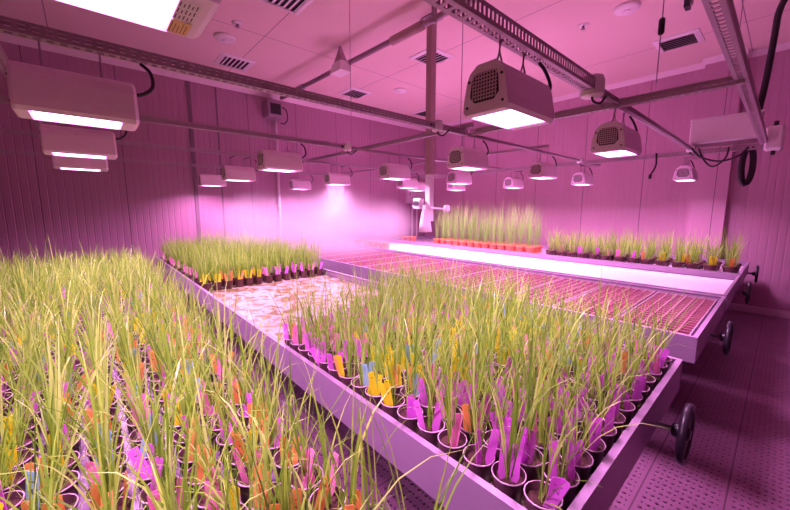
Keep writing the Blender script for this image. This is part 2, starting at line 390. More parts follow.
# ------------------------------------------------------------------ benches
RIM, BED = 0.95, 0.868
def bench(label, x0, x1, y0, y1, liner, liner_mat, wheel_y=None, wheel_z=0.76, group=None, RIM=0.95):
    cx, cy_ = (x0 + x1) / 2, (y0 + y1) / 2
    r = empty('rolling_bench', (cx, cy_, 0)); tag(r, label, 'bench', group)
    a, b_ = (x1 - x0) / 2, (y1 - y0) / 2
    t = 0.028; PB = .76
    for s in (-1, 1):
        q = MB()
        # side panel: extruded profile with a lip on top and a return at the bottom
        pr = [(0, PB), (t * .5, PB), (t * .5, RIM - .02), (t, RIM - .012), (t, RIM), (0, RIM)]
        y_ = lambda d: s * (b_ - d)
        vs_ = [(-a, y_(d), z) for d, z in pr] + [(a, y_(d), z) for d, z in pr]
        n = len(pr); q.add(vs_, [(i, (i + 1) % n, n + (i + 1) % n, n + i) for i in range(n)] + [tuple(range(n)), tuple(range(2 * n - 1, n - 1, -1))])
        q.build('side_panel', M['alu'], r)
        e_ = MB(); px = lambda d: s * (a - d)
        vs_ = [(px(d), -b_ + t, z) for d, z in pr] + [(px(d), b_ - t, z) for d, z in pr]
        e_.add(vs_, [(i, (i + 1) % n, n + (i + 1) % n, n + i) for i in range(n)] + [tuple(range(n)), tuple(range(2 * n - 1, n - 1, -1))])
        e_.build('end_panel', M['alu'], r)
    MB().box(-a + t, a - t, -b_ + t, b_ - t, .82, BED - .004).build('tray_floor', M['alu'], r)
    MB().box(-a + t + .002, a - t - .002, -b_ + t + .002, b_ - t - .002, BED - .003, BED).build('liner', liner_mat, r)
    nl = max(2, int((x1 - x0) / 2.4) + 1)
    for i in range(nl):
        lx = -a + .55 + (2 * a - 1.1) * i / (nl - 1)
        for s in (-1, 1):
            MB().box(lx - .025, lx + .025, s * (b_ - .4) - .025, s * (b_ - .4) + .025, 0, .72).box(lx - .06, lx + .06, s * (b_ - .4) - .06, s * (b_ - .4) + .06, 0, .012).build('leg', M['leg'], r)
    q = MB()
    for s in (-1, 1): q.box(-a + .35, a - .35, s * (b_ - .4) - .03, s * (b_ - .4) + .03, .72, .78)
    for i in range(nl):
        lx = -a + .55 + (2 * a - 1.1) * i / (nl - 1); q.box(lx - .02, lx + .02, -b_ + .1, b_ - .1, .78, .82)
    q.build('underframe', M['leg'], r)
    if wheel_y is not None:
        wy = wheel_y - cy_
        wh = MB(); R = .145; X0 = a + .105
        wh.lathe([(R - .02, X0 - .008), (R - .004, X0 - .013), (R, X0), (R, X0 + .012), (R - .008, X0 + .02), (R - .024, X0 + .018), (R - .03, X0 + .006), (R - .02, X0 - .008)], 40, 0, (0, wy, wheel_z), 'x')
        w_ = wh.build('handwheel', M['black'], r)
        sp_ = MB().lathe([(R - .022, X0 - .004), (R - .022, X0 + .008)], 40, 0, (0, wy, wheel_z), 'x', True, True, True); sp_.build('wheel_disc', M['black'], w_)
        hb = MB().lathe([(.028, a + .055), (.034, a + .06), (.034, X0 - .004), (.03, X0 + .016), (.02, X0 + .022)], 20, 0, (0, wy, wheel_z), 'x', True, True, True); hb.build('hub', M['black'], w_)
        sh = MB().lathe([(.013, a - .3), (.013, a + .06)], 12, 0, (0, wy, wheel_z), 'x', True, True, True); sh.build('shaft', M['leg'], w_)
    return r
bench('left foreground bench crowded with tagged grass pots, nearest the camera', -7.9, -0.32, -1.18, 0.535, 'film', M['film'], None, RIM=.915)
bench('middle bench with grass cups at both ends and bare wet liner between', -7.8, -0.32, 0.885, 2.60, 'bare', M['bareliner'], 2.06, .775)
bench('bench covered with empty dark seed trays behind the middle grass bench', -7.9, -0.32, 3.12, 4.84, 'tray', M['pinkliner'], 3.92, .775)
bench('bare white-lined bench glaring between the seed trays and the far potted bench', -7.9, -0.32, 4.93, 6.62, 'white', M['whiteliner'], 6.3, .765)
bench('farthest bench along the back wall with clay pots and dark pots of grass', -7.9, -0.32, 6.70, 8.40, 'pink', M['pinkliner'], 8.2, .775)

# ------------------------------------------------------------------ hanging rail frame
ZR = 2.645
frame = empty('rail_frame', (0, 0, ZR)); tag(frame, 'hanging frame of slotted steel rails carrying the grow lamps below the ceiling', 'frame')
def rail(p0, p1, wdt=.05, bigslots=False, name='rail'):
    p0, p1 = Vector(p0), Vector(p1); d = (p1 - p0); ln_ = d.length; d.normalize(); sd = Vector((-d.y, d.x, 0)); up = Vector((0, 0, 1))
    q = MB(); h = wdt
    pt, sl, sw = (.032, .016, wdt * .5) if bigslots else (.046, .027, wdt * .42)
    o0 = p0 - sd * wdt / 2
    q.slotted(o0, d, sd, ln_, wdt, .046, .027, wdt * .42)                 # bottom web
    q.slotted(o0, d, up, ln_, h, pt, sl, sw)                           # two flanges
    q.slotted(o0 + sd * wdt, d, up, ln_, h, pt, sl, sw)
    return q.build(name, M['rail'], frame, .003)
def bar(p0, p1, r=.02):
    return MB().tube([p0, p1], r, 8).build('round_bar', M['railbar'], frame)
RY0, RY1 = -1.6, 7.36
rail((-0.265, 0.9, 0), (-0.265, 6.45, 0), .062, True)
rail((-0.97, 0.2, 0), (-0.97, 2.62, 0), .075, True)
bar((-0.97, 2.62, .035), (-0.97, RY1, .035), .03)
bar((-0.93, 2.9, .005), (-0.93, 5.6, .005), .012)
rail((-2.43, RY0, 0), (-2.43, 3.2, 0), .055)
bar((-2.43, 3.2, .02), (-2.43, RY1, .02), .02)
rail((-4.01, RY0, 0), (-4.01, 2.6, 0), .05)
bar((-4.01, 2.6, .02), (-4.01, RY1, .02), .02)
rail((-5.6, RY0, 0), (-5.6, RY1, 0), .045)
rail((-7.58, RY0, 0), (-7.58, RY1, 0), .045)
rail((-7.6, 3.14, .06), (-2.3, 3.14, .06), .045)
rail((-2.3, 3.14, -.02), (-0.25, 3.14, -.02), .055)
rail((-7.6, 6.42, -.05), (-0.25, 6.42, -.05), .06)
rail((-1.05, 6.5, .05), (-0.2, 6.5, .05), .045)
rail((-7.6, -0.3, .06), (-2.3, -0.3, .06), .045)
rail((-7.6, 4.9, .06), (-2.3, 4.9, .06), .035)
RAILX = (-0.97, -2.43, -4.01, -5.6, -7.58)

def wire(x, y, label, z0=ZR + .05, buckle=True):
    r = empty('hanger_wire', (x, y, z0)); tag(r, label, 'wire')
    MB().tube([(0, 0, 0), (0, 0, ZC - z0)], .004, 6).build('wire_rope', M['hook'], r)
    if buckle: MB().lathe([(.012, .32), (.02, .33), (.02, .42), (.012, .43)], 8, 0, (0, 0, 0), 'z', True, True, True).build('turnbuckle', M['cable'], r)
    return r
wire(-.71, 3.14, 'thin hanger wire right of the nearest lamp, running up to the ceiling', ZR + .1)
wire(-0.62, 6.42, 'thin hanger wire dropping to the long white box by the far rail end', ZR + .44, False)
wire(-2.48, 3.17, 'thin hanger wire left of the nearest hanging lamp', ZR + .1, False)
wire(-3.98, 2.75, 'thin hanger wire below the ceiling junction box', ZR + .05, False)
wl = empty('pulley_bracket', (-1.05, 5.72, ZC)); tag(wl, 'small dark pulley bracket on the ceiling beside the right-hand vent', 'bracket')
MB().box(-.025, .025, -.07, .07, -.22, 0).build('bracket_plate', M['cable'], wl)
MB().lathe([(.05, -.012), (.05, .012)], 16, 0, (.035, 0, -.15), 'x', True, True, True).build('pulley', M['hook'], wl)

def jbox(x, y, z, r_, h, label):
    r = empty('junction_box', (x, y, z)); tag(r, label, 'junction box')
    MB().lathe([(r_ * .9, -h / 2), (r_, -h / 2 + .012), (r_, h / 2 - .03), (r_ * .86, h / 2)], 20, 0, (0, 0, 0), 'z', True, True, True).build('box_body', M['white'], r)
    MB().lathe([(.014, 0), (.014, .05)], 10, 0, (0, -r_ - .04, 0), 'y', True, True, True).build('cable_gland', M['cable'], r)
    MB().tube([(0, 0, -h / 2 + .01), (0.01, .01, -h / 2 - .03), (.04, .05, -h / 2 - .04), (.05, .12, -h / 2 + .02)], .008, 6).build('cable_tail', M['cable'], r)
    return r
jbox(-0.97, 2.68, ZR + .035, .075, .13, 'round junction box on the rail just beyond the nearest hanging lamp')
jbox(-2.42, 2.72, ZR + .03, .055, .1, 'junction box where the long left rail passes the hanging post')
jbox(-3.98, 2.68, ZR + .02, .055, .1, 'pale junction box on the second rail from the left wall lamps')
jbox(-2.42, 6.38, ZR + .02, .05, .09, 'small junction box on the far cross rail above the clay pots')
jbox(-0.97, 6.38, ZR + .03, .045, .08, 'small junction box where the rail ends at the long white box')

# ------------------------------------------------------------------ grow lamps
def rrect(w_, h_, c, z):  # octagon in the X-Y plane (chamfered rectangle)
    a, b_ = w_ / 2, h_ / 2
    return [(-a + c, -b_, z), (a - c, -b_, z), (a, -b_ + c, z), (a, b_ - c, z), (a - c, b_, z), (-a + c, b_, z), (-a, b_ - c, z), (-a, -b_ + c, z)]
LW, LL, LH = .25, .46, .225
def make_lamp():
    r = empty('grow_lamp')
    # housing: end profile in X-Z, swept along Y with rounded ends
    prof = [(-.108, .0), (-.125, .018), (-.122, .06), (-.105, .15), (-.088, .19), (-.045, .222), (.045, .222), (.088, .19), (.105, .15), (.122, .06), (.125, .018), (.108, .0)]
    n = len(prof); q = MB(); vs_ = []
    for (y, s) in ((-LL / 2, .95), (-LL / 2 + .012, 1), (-LL / 2 + .05, 1), (LL / 2 - .07, 1.0), (LL / 2 - .014, 1.0), (LL / 2, .9)):
        for (x, z) in prof: vs_.append((x * s, y, .11 + (z - .11) * s if z > .02 else z + (1 - s) * .05))
    fs = []
    for k in range(5):
        for i in range(n):
            j = (i + 1) % n
            if i == n - 1 and k in (2,): continue          # opening for the diffuser
            fs.append((k * n + i, k * n + j, (k + 1) * n + j, (k + 1) * n + i))
    fs.append(tuple(range(n))); fs.append(tuple(range(6 * n - 1, 5 * n - 1, -1)))
    q.add(vs_, [tuple(reversed(f)) for f in fs])
    q.build('housing', M['housing'], r)
    MB().add([(-.106, -.17, .004), (.106, -.17, .004), (.106, .15, .004), (-.106, .15, .004)], [(3, 2, 1, 0)]).build('diffuser', M['light'], r)
    ld = bpy.data.lights.new('lamp_light', 'AREA'); ld.shape = 'RECTANGLE'; ld.size = .21; ld.size_y = .31
    ld.energy = LAMP_POWER; ld.color = LAMP_COLOR[:3]; ld.spread = LAMP_SPREAD
    lo = bpy.data.objects.new('lamp_light', ld); COL.objects.link(lo); lo.parent = r; lo.location = (0, -.01, -.002)
    # fan grill on the near end
    g = empty('fan_grill'); g.parent = r
    oc = [(x * .72 - .002, -LL / 2 - .003, .115 + z * .62) for x, z in ((-.07, -.105), (.07, -.105), (.105, -.06), (.095, .06), (.06, .1), (-.06, .1), (-.095, .06), (-.105, -.06))]
    bk = [(x, y + .006, z) for x, y, z in oc]
    MB().add(oc + bk, [tuple(range(8)), tuple(range(15, 7, -1))] + [(i, 8 + i, 8 + (i + 1) % 8, (i + 1) % 8) for i in range(8)]).build('grill_cavity', M['grillblack'], g)
    q = MB()
    for i in range(8):
        z = .06 + i * .0155; hw = .066 if .065 < z < .15 else .052; q.box(-hw, hw, -LL / 2 - .007, -LL / 2 - .004, z, z + .0055)
    for i in range(9):
        x = -.06 + i * .015; q.box(x - .0024, x + .0024, -LL / 2 - .0075, -LL / 2 - .0045, .055, .172)
    q.build('grill_wires', M['grill'], g)
    q = MB()
    for x, z in ((-.095, .035), (.095, .035), (.086, .15), (-.086, .15)): q.lathe([(.006, -.004), (.006, 0)], 8, 0, (x, -LL / 2 - .0, z), 'y', True, True, True)
    q.build('screws', M['grillblack'], r)
    for y in (-.12, .1):
        q = MB()
        q.tube([(-.014, y, .222), (-.012, y, .25), (0, y, .30), (.0, y, .345)], .0042, 6)
        q.tube([(.014, y, .222), (.012, y, .25), (0, y, .30), (.01, y, .345)], .0042, 6)
        q.build('hook', M['hook'], r)
    MB().tube([(.05, .2, .16), (.055, .26, .17), (.05, .31, .22), (.02, .31, .30), (0, .27, .345)], .009, 8).build('power_cable', M['cable'], r)
    return r
ZL = 2.29
lamps = [
 (-0.95, 0.03, 'nearest grow lamp at the top left, seen from below with stickers on its end'),
 (-2.44, 0.02, 'large grow lamp at far left, broadside, nearest of three in a line'),
 (-4.0, 0.01, 'second grow lamp in the left line, half hidden behind the large one'),
 (-5.4, 0.0, 'last grow lamp of the left line, lowest in the photo there'),
 (-7.66, 1.9, 'grow lamp farthest left of the small row over the far grass group'),
 (-5.88, 1.87, 'middle grow lamp of the small row over the far grass group'),
 (-4.01, 1.75, 'biggest grow lamp of the small row over the far grass group'),
 (-7.56, 3.77, 'small grow lamp hanging in the mist close to the left wall'),
 (-5.72, 3.61, 'grow lamp second along the row starting in the mist'),
 (-4.1, 3.56, 'grow lamp just left of the hanging post, third from the mist'),
 (-5.6, 5.34, 'small grow lamp partly behind the one left of the hanging post'),
 (-6.25, 6.3, 'tiny far grow lamp beside the hanging post in front of the wall cabinet'),
 (-2.36, 3.26, 'grow lamp just right of the hanging post, biggest of a stack of three'),
 (-3.98, 5.13, 'grow lamp second in the stack right of the hanging post'),
 (-5.45, 6.86, 'smallest lowest grow lamp in the stack right of the hanging post'),
 (-0.96, 1.64, 'largest grow lamp in the centre top, showing its black fan grill'),
 (-2.48, 5.08, 'grow lamp above the right end of the clay pots, second row'),
 (-4.09, 7.03, 'small grow lamp directly above the clay pots of tall grass'),
 (-2.62, 7.1, 'small grow lamp above the dark pots, left of the hooded one'),
 (-1.0, 3.29, 'second largest grow lamp with fan grill, hung under the round junction box'),
 (-1.12, 7.23, 'rightmost small grow lamp in front of the pilaster'),
]
proto = None
for x, y, lab in lamps:
    if proto is None: o = proto = make_lamp()
    else: o = copy_tree(proto)
    rx = min(RAILX, key=lambda a: abs(a - x))
    if abs(rx - x) < .09: x = rx
    else:
        for dy in (-.12, .1): bar((min(x, rx) - .02, y + dy, -.004), (max(x, rx) + .02, y + dy, -.004), .008)
    o.location = (x, y, ZL); tag(o, lab, 'grow light', 'grow lamps hanging from the rails')
# stickers on the underside of the nearest lamp's far end: a printed sheet and a yellow warning label
def flat(x0, x1, y0, y1, z): return [(x0, y1, z), (x1, y1, z), (x1, y0, z), (x0, y0, z)]
q = MB().add(flat(-.02, .075, .157, .2, -.0012), [(0, 1, 2, 3)])
for a in range(3):
    for b_ in range(5): q.add(flat(-.014 + a * .03, .008 + a * .03 - .006 * (b_ % 2), .160 + b_ * .008, .1625 + b_ * .008, -.0016), [(0, 1, 2, 3)], 1)
q.build('label_sheet', [M['paper'], M['ink']], proto)['label'] = 'white printed label sheet'
q = MB().add(flat(-.10, -.026, .157, .2, -.0012), [(0, 1, 2, 3)])
for b_ in range(5): q.add(flat(-.094, -.034 - .008 * (b_ % 3), .161 + b_ * .0075, .1625 + b_ * .0075, -.0016), [(0, 1, 2, 3)], 1)
q.build('warning_sticker', [M['sticker'], M['ink']], proto)['label'] = 'yellow warning sticker'

# ------------------------------------------------------------------ ceiling and wall fittings
def vent(x, y, label):
    r = empty('ceiling_vent', (x, y, ZC)); tag(r, label, 'vent')
    h = .29
    q = MB()
    for a in range(4):
        R_ = Matrix.Rotation(a * PI / 2, 3, 'Z')
        pts = [(-h, -h, 0), (h, -h, 0), (h, -h, -.012), (-h, -h, -.012), (h - .07, -h + .07, -.03), (-h + .07, -h + .07, -.03)]
        q.add([R_ @ Vector(p) for p in pts], [(0, 1, 2, 3), (3, 2, 4, 5)])
    q.build('frame', M['white'], r)
    q = MB().box(-h + .07, h - .07, -h + .07, h - .07, -.012, -.002); q.build('backing', M['grillblack'], r)
    for k in range(6):
        yy = -h + .1 + k * .076
        MB().add([(-h + .07, yy, -.028), (h - .07, yy, -.028), (h - .07, yy + .04, -.012), (-h + .07, yy + .04, -.012),
                  (-h + .07, yy, -.031), (h - .07, yy, -.031), (h - .07, yy + .04, -.015), (-h + .07, yy + .04, -.015)],
                 [(0, 1, 2, 3), (7, 6, 5, 4), (0, 4, 5, 1), (2, 6, 7, 3)]).build('louvre', M['white'], r)
vent(-6.95, 2.26, 'square ceiling vent beside the round detector, upper left')
vent(-4.45, 2.12, 'square ceiling vent cut off by the top edge of the photo')
vent(-4.42, 4.79, 'square ceiling vent crossed by the hanging post')
vent(-6.89, 4.88, 'square ceiling vent below the conduit junction box')
vent(-1.41, 7.3, 'square ceiling vent nearest the back wall pilaster')
vent(-6.98, 7.32, 'small-looking ceiling vent in the far corner left of the post')
def disc(x, y, label):
    r = tag(empty('smoke_detector', (x, y, ZC)), label, 'detector')
    MB().lathe([(.155, 0), (.155, -.02), (.14, -.04), (.06, -.048)], 28, 0, (0, 0, 0), 'z', True, True, True).build('cover', M['white'], r)
    MB().lathe([(.05, -.047), (.045, -.056), (.01, -.058)], 16, 0, (0, 0, 0), 'z', True, True, True).build('sensor_cap', M['white'], r)
disc(-6.08, 1.85, 'round white ceiling detector at upper left beside a vent')
disc(-1.67, 5.6, 'round white ceiling detector at upper right above the second lamp')
disc(-6.05, 5.52, 'small-looking round white ceiling detector left of the hanging post')
def sprinkler(x, y, label):
    r = tag(empty('sprinkler_head', (x, y, ZC)), label, 'sprinkler')
    MB().lathe([(.075, 0), (.07, -.012), (.02, -.016)], 20, 0, (0, 0, 0), 'z', True, True, True).build('rose', M['white'], r)
    MB().lathe([(.014, -.01), (.014, -.05), (.03, -.052), (.03, -.058)], 12, 0, (0, 0, 0), 'z', True, True, True).build('deflector', M['hook'], r)
sprinkler(-5.52, 1.86, 'small ceiling sprinkler near the upper left detector')
sprinkler(-2.23, 5.65, 'small ceiling sprinkler left of the upper right detector')

cp = tag(empty('ceiling_conduit', (-5, 3.5, 4.22)), 'long grey conduit pipe running under the ceiling toward the left wall', 'pipe')
MB().tube([(2.35, .1, .08), (1.8, .08, .06), (-2.5, -.14, 0)], .04, 12).build('pipe_run', M['railbar'], cp)
MB().tube([(1.55, .068, .055), (.95, .038, .043)], .062, 14).build('coupling_sleeve', M['brown'], cp)
MB().tube([(2.4, .1, .08), (2.1, .09, .07)], .055, 14).build('coupling_sleeve', M['rail'], cp)
MB().tube([(-1.55, -.09, .012), (-2.0, -.115, .006)], .055, 12).build('coupling_sleeve', M['railbar'], cp)
for x in (1.75,): MB().box(x - .02, x + .02, .03, .09, .0, .28).build('pipe_clip', M['leg'], cp)
hb = tag(empty('conduit_box', (-5.15, 3.36, 4.16)), 'grey box hanging at the middle of the ceiling conduit', 'box')
MB().add([(-.16, -.11, -.08), (.16, -.11, -.08), (.16, .11, -.08), (-.16, .11, -.08), (-.13, -.08, .08), (.13, -.08, .08), (.13, .08, .08), (-.13, .08, .08)],
         [(3, 2, 1, 0), (4, 5, 6, 7), (0, 1, 5, 4), (1, 2, 6, 5), (2, 3, 7, 6), (3, 0, 4, 7)]).build('box_body', M['white'], hb)
MB().add([(-.1, -.07, .08), (.1, -.07, .08), (.03, 0, .34), (-.03, 0, .34), (-.1, .07, .08), (.1, .07, .08)], [(0, 1, 2, 3), (5, 4, 3, 2), (4, 0, 3), (1, 5, 2)]).build('hanger_bracket', M['rail'], hb)

fg = tag(empty('mist_unit', (-8.1, 3.42, 4.13)), 'dark fogging unit high on the left wall with a cable loop', 'humidifier')
MB().box(-.2, .14, -.17, .17, -.2, .16, 0, .02).build('unit_body', M['railbar'], fg)
MB().box(.14, .18, -.11, .11, -.14, .08).build('nozzle_panel', M['grillblack'], fg)
MB().tube([(.1, .17, .05), (.12, .27, -.02), (.1, .3, -.2), (.06, .24, -.3), (.02, .16, -.3)], .014, 8).build('cable_loop', M['cable'], fg)
pp = tag(empty('wall_pipe', (-8.22, 3.53, 0)), 'thin pale vertical pipe on the left wall behind the mist', 'pipe')
MB().tube([(0, 0, .02), (0, 0, 3.95)], .028, 10).build('pipe_run', M['white'], pp)
for z in (.8, 1.9, 3.0): MB().box(-.08, .02, -.045, .045, z, z + .03).build('pipe_clip', M['white'], pp)

cab = tag(empty('wall_cabinet', (-8.3, 8.2, 2.02)), 'grey control cabinet on the left wall in the far corner behind the post', 'cabinet')
MB().box(0, .16, -.38, .38, 0, .5, 0, .012).build('cabinet_body', M['pinkliner'], cab)
d_ = MB().box(.16, .175, -.36, .36, .02, .48).build('cabinet_door', M['pinkliner'], cab)
for k in range(5): MB().lathe([(.02, 0), (.016, .012)], 10, 0, (.175, -.2 + k * .1, .15), 'x', True, True, True).build('indicator', M['grillblack'], d_)
for k in (-.12, .1): MB().tube([(.06, k, 0), (.06, k, -1.95)], .025, 8).build('cable_pipe', M['white'], cab)

post = tag(empty('hanging_post', (-3.57, 3.86, 0)), 'long brown post hanging from the ceiling with climate sensors at its lower end', 'post')
MB().box(-.05, .05, -.05, .05, 2.35, ZC - .02).build('post_upper', M['brown'], post)
MB().box(-.045, .045, -.045, .045, 1.66, 2.35).build('post_lower', M['white'], post)
MB().box(-.11, .11, -.11, .11, ZC - .02, ZC).build('ceiling_plate', M['leg'], post)
MB().lathe([(.10, 1.50), (.085, 1.62), (.055, 1.82), (.045, 1.9)], 16, 0, (-.02, -.06, 0), 'z', True, True, True).build('pale_sleeve', M['white'], post)
s_ = MB().box(-.22, -.06, -.14, -.05, 1.84, 2.0, 0, .012).build('sensor_box', M['white'], post)
MB().box(-.2, -.09, -.15, -.14, 1.9, 1.96).build('display', M['grillblack'], s_)
s_ = MB().tube([(0, -.05, 1.86), (.3, .05, 1.84)], .014, 8).build('sensor_arm', M['white'], post)
MB().lathe([(.02, -.05), (.045, -.035), (.05, 0), (.045, .035), (.02, .05)], 14, 0, (.3, .05, 1.85), 'z', True, True, True).build('sensor_head', M['white'], s_)

wb = tag(empty('white_gear_box', (-0.67, 6.55, ZR + .11)), 'long white control gear box lying on the rails at the right', 'box')
MB().box(-.33, .36, -.14, .14, 0, .30, 0, .01).build('box_body', M['white'], wb)
MB().box(-.34, .37, -.15, .15, .30, .315).build('lid', M['white'], wb)
eb = tag(empty('end_box', (-0.2, 6.42, ZR + .08)), 'squat white connection box at the right end of the edge rail', 'box')
MB().box(-.06, .1, -.12, .12, -.16, .12, 0, .02).build('box_body', M['white'], eb)
MB().lathe([(.022, 0), (.022, .06)], 10, 0, (.02, -.05, .12), 'z', True, True, True).build('cable_gland', M['cable'], eb)
MB().lathe([(.022, 0), (.022, .05)], 10, 0, (.02, .05, -.21), 'z', True, True, True).build('cable_gland', M['cable'], eb)
hs = MB().tube([(-.1, 6.6, 4.5), (-.24, 6.6, 4.42), (-.3, 6.6, 4.25), (-.31, 6.6, 4.0), (-.33, 6.6, 3.5), (-.36, 6.6, 3.08)], .035, 10).build('black_hose', M['cable'])
tag(hs, 'thick black hose dropping from the ceiling to the long white box', 'hose')
lp = []
for k in range(24):
    a = 2 * PI * k / 24; lp.append((-.40 + .05 * math.cos(a), 6.5 + .03 * math.cos(a), 2.40 + .24 * math.sin(a)))
hl = MB().tube(lp, .026, 10, 0, True).tube([(p[0] + .012, p[1] + .056, p[2] + .01) for p in lp], .026, 10, 0, True).build('hose_coil', M['cable'])
tag(hl, 'coil of thick black hose hanging under the white box', 'hose')
for (x, y, lab) in ((-.75, 6.3, 'tangled black cable drooping under the long white box'), (-1.35, 6.35, 'loose black cable end hanging from the far cross rail left of the white box')):
    q = MB()
    if x > -1: q.tube([(x - .2, y, 2.68), (x - .1, y, 2.55), (x + .1, y, 2.47), (x + .28, y, 2.52), (x + .36, y, 2.62)], .012, 8); q.tube([(x - .12, y, 2.66), (x - .05, y - .05, 2.5), (x + .05, y - .05, 2.4), (x + .16, y - .03, 2.5), (x + .18, y, 2.64)], .01, 8)
    else: q.tube([(x, y, 2.66), (x + .01, y, 2.5), (x - .02, y, 2.4), (x - .05, y, 2.35)], .012, 8); q.lathe([(.02, -.06), (.022, 0)], 8, 0, (x - .05, y, 2.35), 'z', True, True, True)
    tag(q.build('black_cable', M['cable']), lab, 'cable')

# ------------------------------------------------------------------ grass pots
def grass_mesh(name, seed, nb, hmin, hmax, wmin, wmax, lean, r0=.014, segs=6, droop=1.0, mat='leaf'):
    R = random.Random(seed); q = MB()
    for i in range(nb):
        az = R.uniform(0, 2 * PI); ln_ = R.uniform(hmin, hmax); wd = R.uniform(wmin, wmax)
        th = abs(R.gauss(0, lean)) + .03; cv = R.uniform(.1, 1.0) * droop
        if R.random() < .14: cv += 1.1 * droop
        br, ba = R.uniform(0, r0), R.uniform(0, 2 * PI)
        p = Vector((br * math.cos(ba), br * math.sin(ba), 0)); tw = R.uniform(0, PI)
        vs_ = []
        for k in range(segs + 1):
            t = k / segs
            w_ = wd * (0.55 + .9 * t if t < .35 else (1 - ((t - .35) / .65) ** 1.6) * .865) + .0003
            a = th + cv * t * t
            side = Vector((-math.sin(az + tw * .3 * t), math.cos(az + tw * .3 * t), 0))
            fold = Vector((math.cos(az), math.sin(az), 0)) * w_ * .12
            vs_ += [p - side * w_ / 2 + fold, p + side * w_ / 2 + fold]
            if k < segs: p = p + Vector((math.sin(a) * math.cos(az), math.sin(a) * math.sin(az), math.cos(a))) * (ln_ / segs)
        q.add(vs_, [(2 * k, 2 * k + 1, 2 * k + 3, 2 * k + 2) for k in range(segs)], 0, True)
    return q.mesh(name, M[mat])
GR = [grass_mesh('leaves', 100 + i, random.Random(i).randint(14, 20), .15, .48, .0045, .009, .24, droop=1.15) for i in range(20)]
GRL = [grass_mesh('leaves', 200 + i, random.Random(i).randint(11, 17), .14, .49, .0045, .0105, .23, droop=1.25) for i in range(16)]
GRF = [grass_mesh('leaves', 300 + i, 20, .20, .42, .006, .010, .22, segs=4) for i in range(8)]
GRT = [grass_mesh('leaves', 500 + i, 30, .55, 1.02, .005, .009, .10, .055, 5, .4, 'leafdark') for i in range(8)]
GRB = [grass_mesh('leaves', 600 + i, 30, .25, .60, .007, .011, .20, .07, 5, .5) for i in range(8)]
CH, CR = .102, .0545
def cup_mesh(name, body, rim=True):
    q = MB()
    q.lathe([(.0, .002), (.041, 0), (.043, .004), (CR - .002, CH - .006)], 18, 0)
    q.lathe([(CR - .002, CH - .005), (CR + .0025, CH - .004), (CR + .0025, CH), (CR - .001, CH)], 18, 1 if rim else 0)
    q.lathe([(CR - .001, CH), (CR - .004, CH - .012), (CR - .008, CH - .03)], 18, 0)
    return q.mesh(name, [body, M['rim']])
CUP = cup_mesh('cup', M['cup']); BPOT = cup_mesh('pot', M['brownpot'], False)
def soil_mesh(r_, z):
    q = MB(); R = random.Random(3); vs_ = [(0, 0, z + .004)]; n = 16
    for rr in (.5, 1.0):
        for i in range(n): a = 2 * PI * i / n; vs_.append((r_ * rr * math.cos(a), r_ * rr * math.sin(a), z + R.uniform(-.003, .004)))
    fs = [(0, 1 + i, 1 + (i + 1) % n) for i in range(n)] + [(1 + i, 1 + n + i, 1 + n + (i + 1) % n, 1 + (i + 1) % n) for i in range(n)]
    return q.add(vs_, fs, 0, True).mesh('soil', M['soil'])
SOIL = soil_mesh(.047, CH - .024)
def tag_mesh(col, style, seed):
    """plastic plant tag: blade with pointed foot, rounded top, handwriting strokes running along it"""
    R = random.Random(seed); q = MB(); w_, h_, t = .0152, .142, .0007
    out = [(-w_ * .25, 0), (w_ * .25, 0), (w_, .03), (w_, h_ - .006), (w_ - .005, h_), (-w_ + .005, h_), (-w_, h_ - .006), (-w_, .03)]
    n = len(out)
    q.add([(x, -t, z) for x, z in out] + [(x, t, z) for x, z in out], [tuple(range(n)), tuple(range(2 * n - 1, n - 1, -1))] + [(i, n + i, n + (i + 1) % n, (i + 1) % n) for i in range(n)])
    z = h_ - .014
    for k in range(style):
        # a few pen strokes as small quads on the front
        for s in range(R.randint(2, 3)):
            x0, x1 = -.006 + R.random() * .005, .001 + R.random() * .005; z0 = z - R.random() * .007; z1 = z - R.random() * .007; e_ = .0007
            if R.random() < .5: x1 = x0 + .001; z1 = z0 - .006
            for sg in (-1, 1):
                y = sg * (t + .0003); v_ = [(x0, y, z0 - e_), (x1, y, z1 - e_), (x1, y, z1 + e_), (x0, y, z0 + e_)]
                q.add(v_, [(0, 1, 2, 3) if sg < 0 else (3, 2, 1, 0)], 1)
        z -= .011
    return q.mesh('plant_tag', [M['tag_' + col], M['tagink']])
TAGS = {c: [tag_mesh(c, s, hash((len(c), s)) % 1000) for s in (2, 3, 4)] for c in TAG}
R = random.Random(11)
def potted(name, pot_me, x, y, grass, colr, ntag, label, group, soil=True, scale=1.0, face=None, z=BED + .0005):
    o = link(name, pot_me, None, (x, y, z), (0, 0, R.uniform(0, 6.28)))
    tag(o, label, 'potted grass', group)
    rz = o.rotation_euler.z
    if soil: link('soil', SOIL, o)
    sx = R.uniform(.85, 1.15) * scale
    link('leaves', grass, o, (0, 0, CH - .026), (R.uniform(-.06, .06), R.uniform(-.06, .06), R.uniform(0, 6.28)), (sx, sx, sx * R.uniform(1.06, 1.28)))
    for k in range(ntag):
        c = colr if k == 0 or R.random() < .8 else R.choice(['pink', 'purple', 'orange', 'yellow'])
        a = R.uniform(-2.4, .7) - rz if k == 0 or R.random() < .6 else R.uniform(0, 6.28)      # mostly on the side facing the aisle
        rr = R.uniform(.02, .042)
        facing = R.gauss(.82, .33) - rz
        link('plant_tag', R.choice(TAGS[c]), o, (rr * math.cos(a), rr * math.sin(a), CH - .045 + R.uniform(-.008, .016)), (R.gauss(-.12, .13), R.gauss(0, .15), facing))
    return o

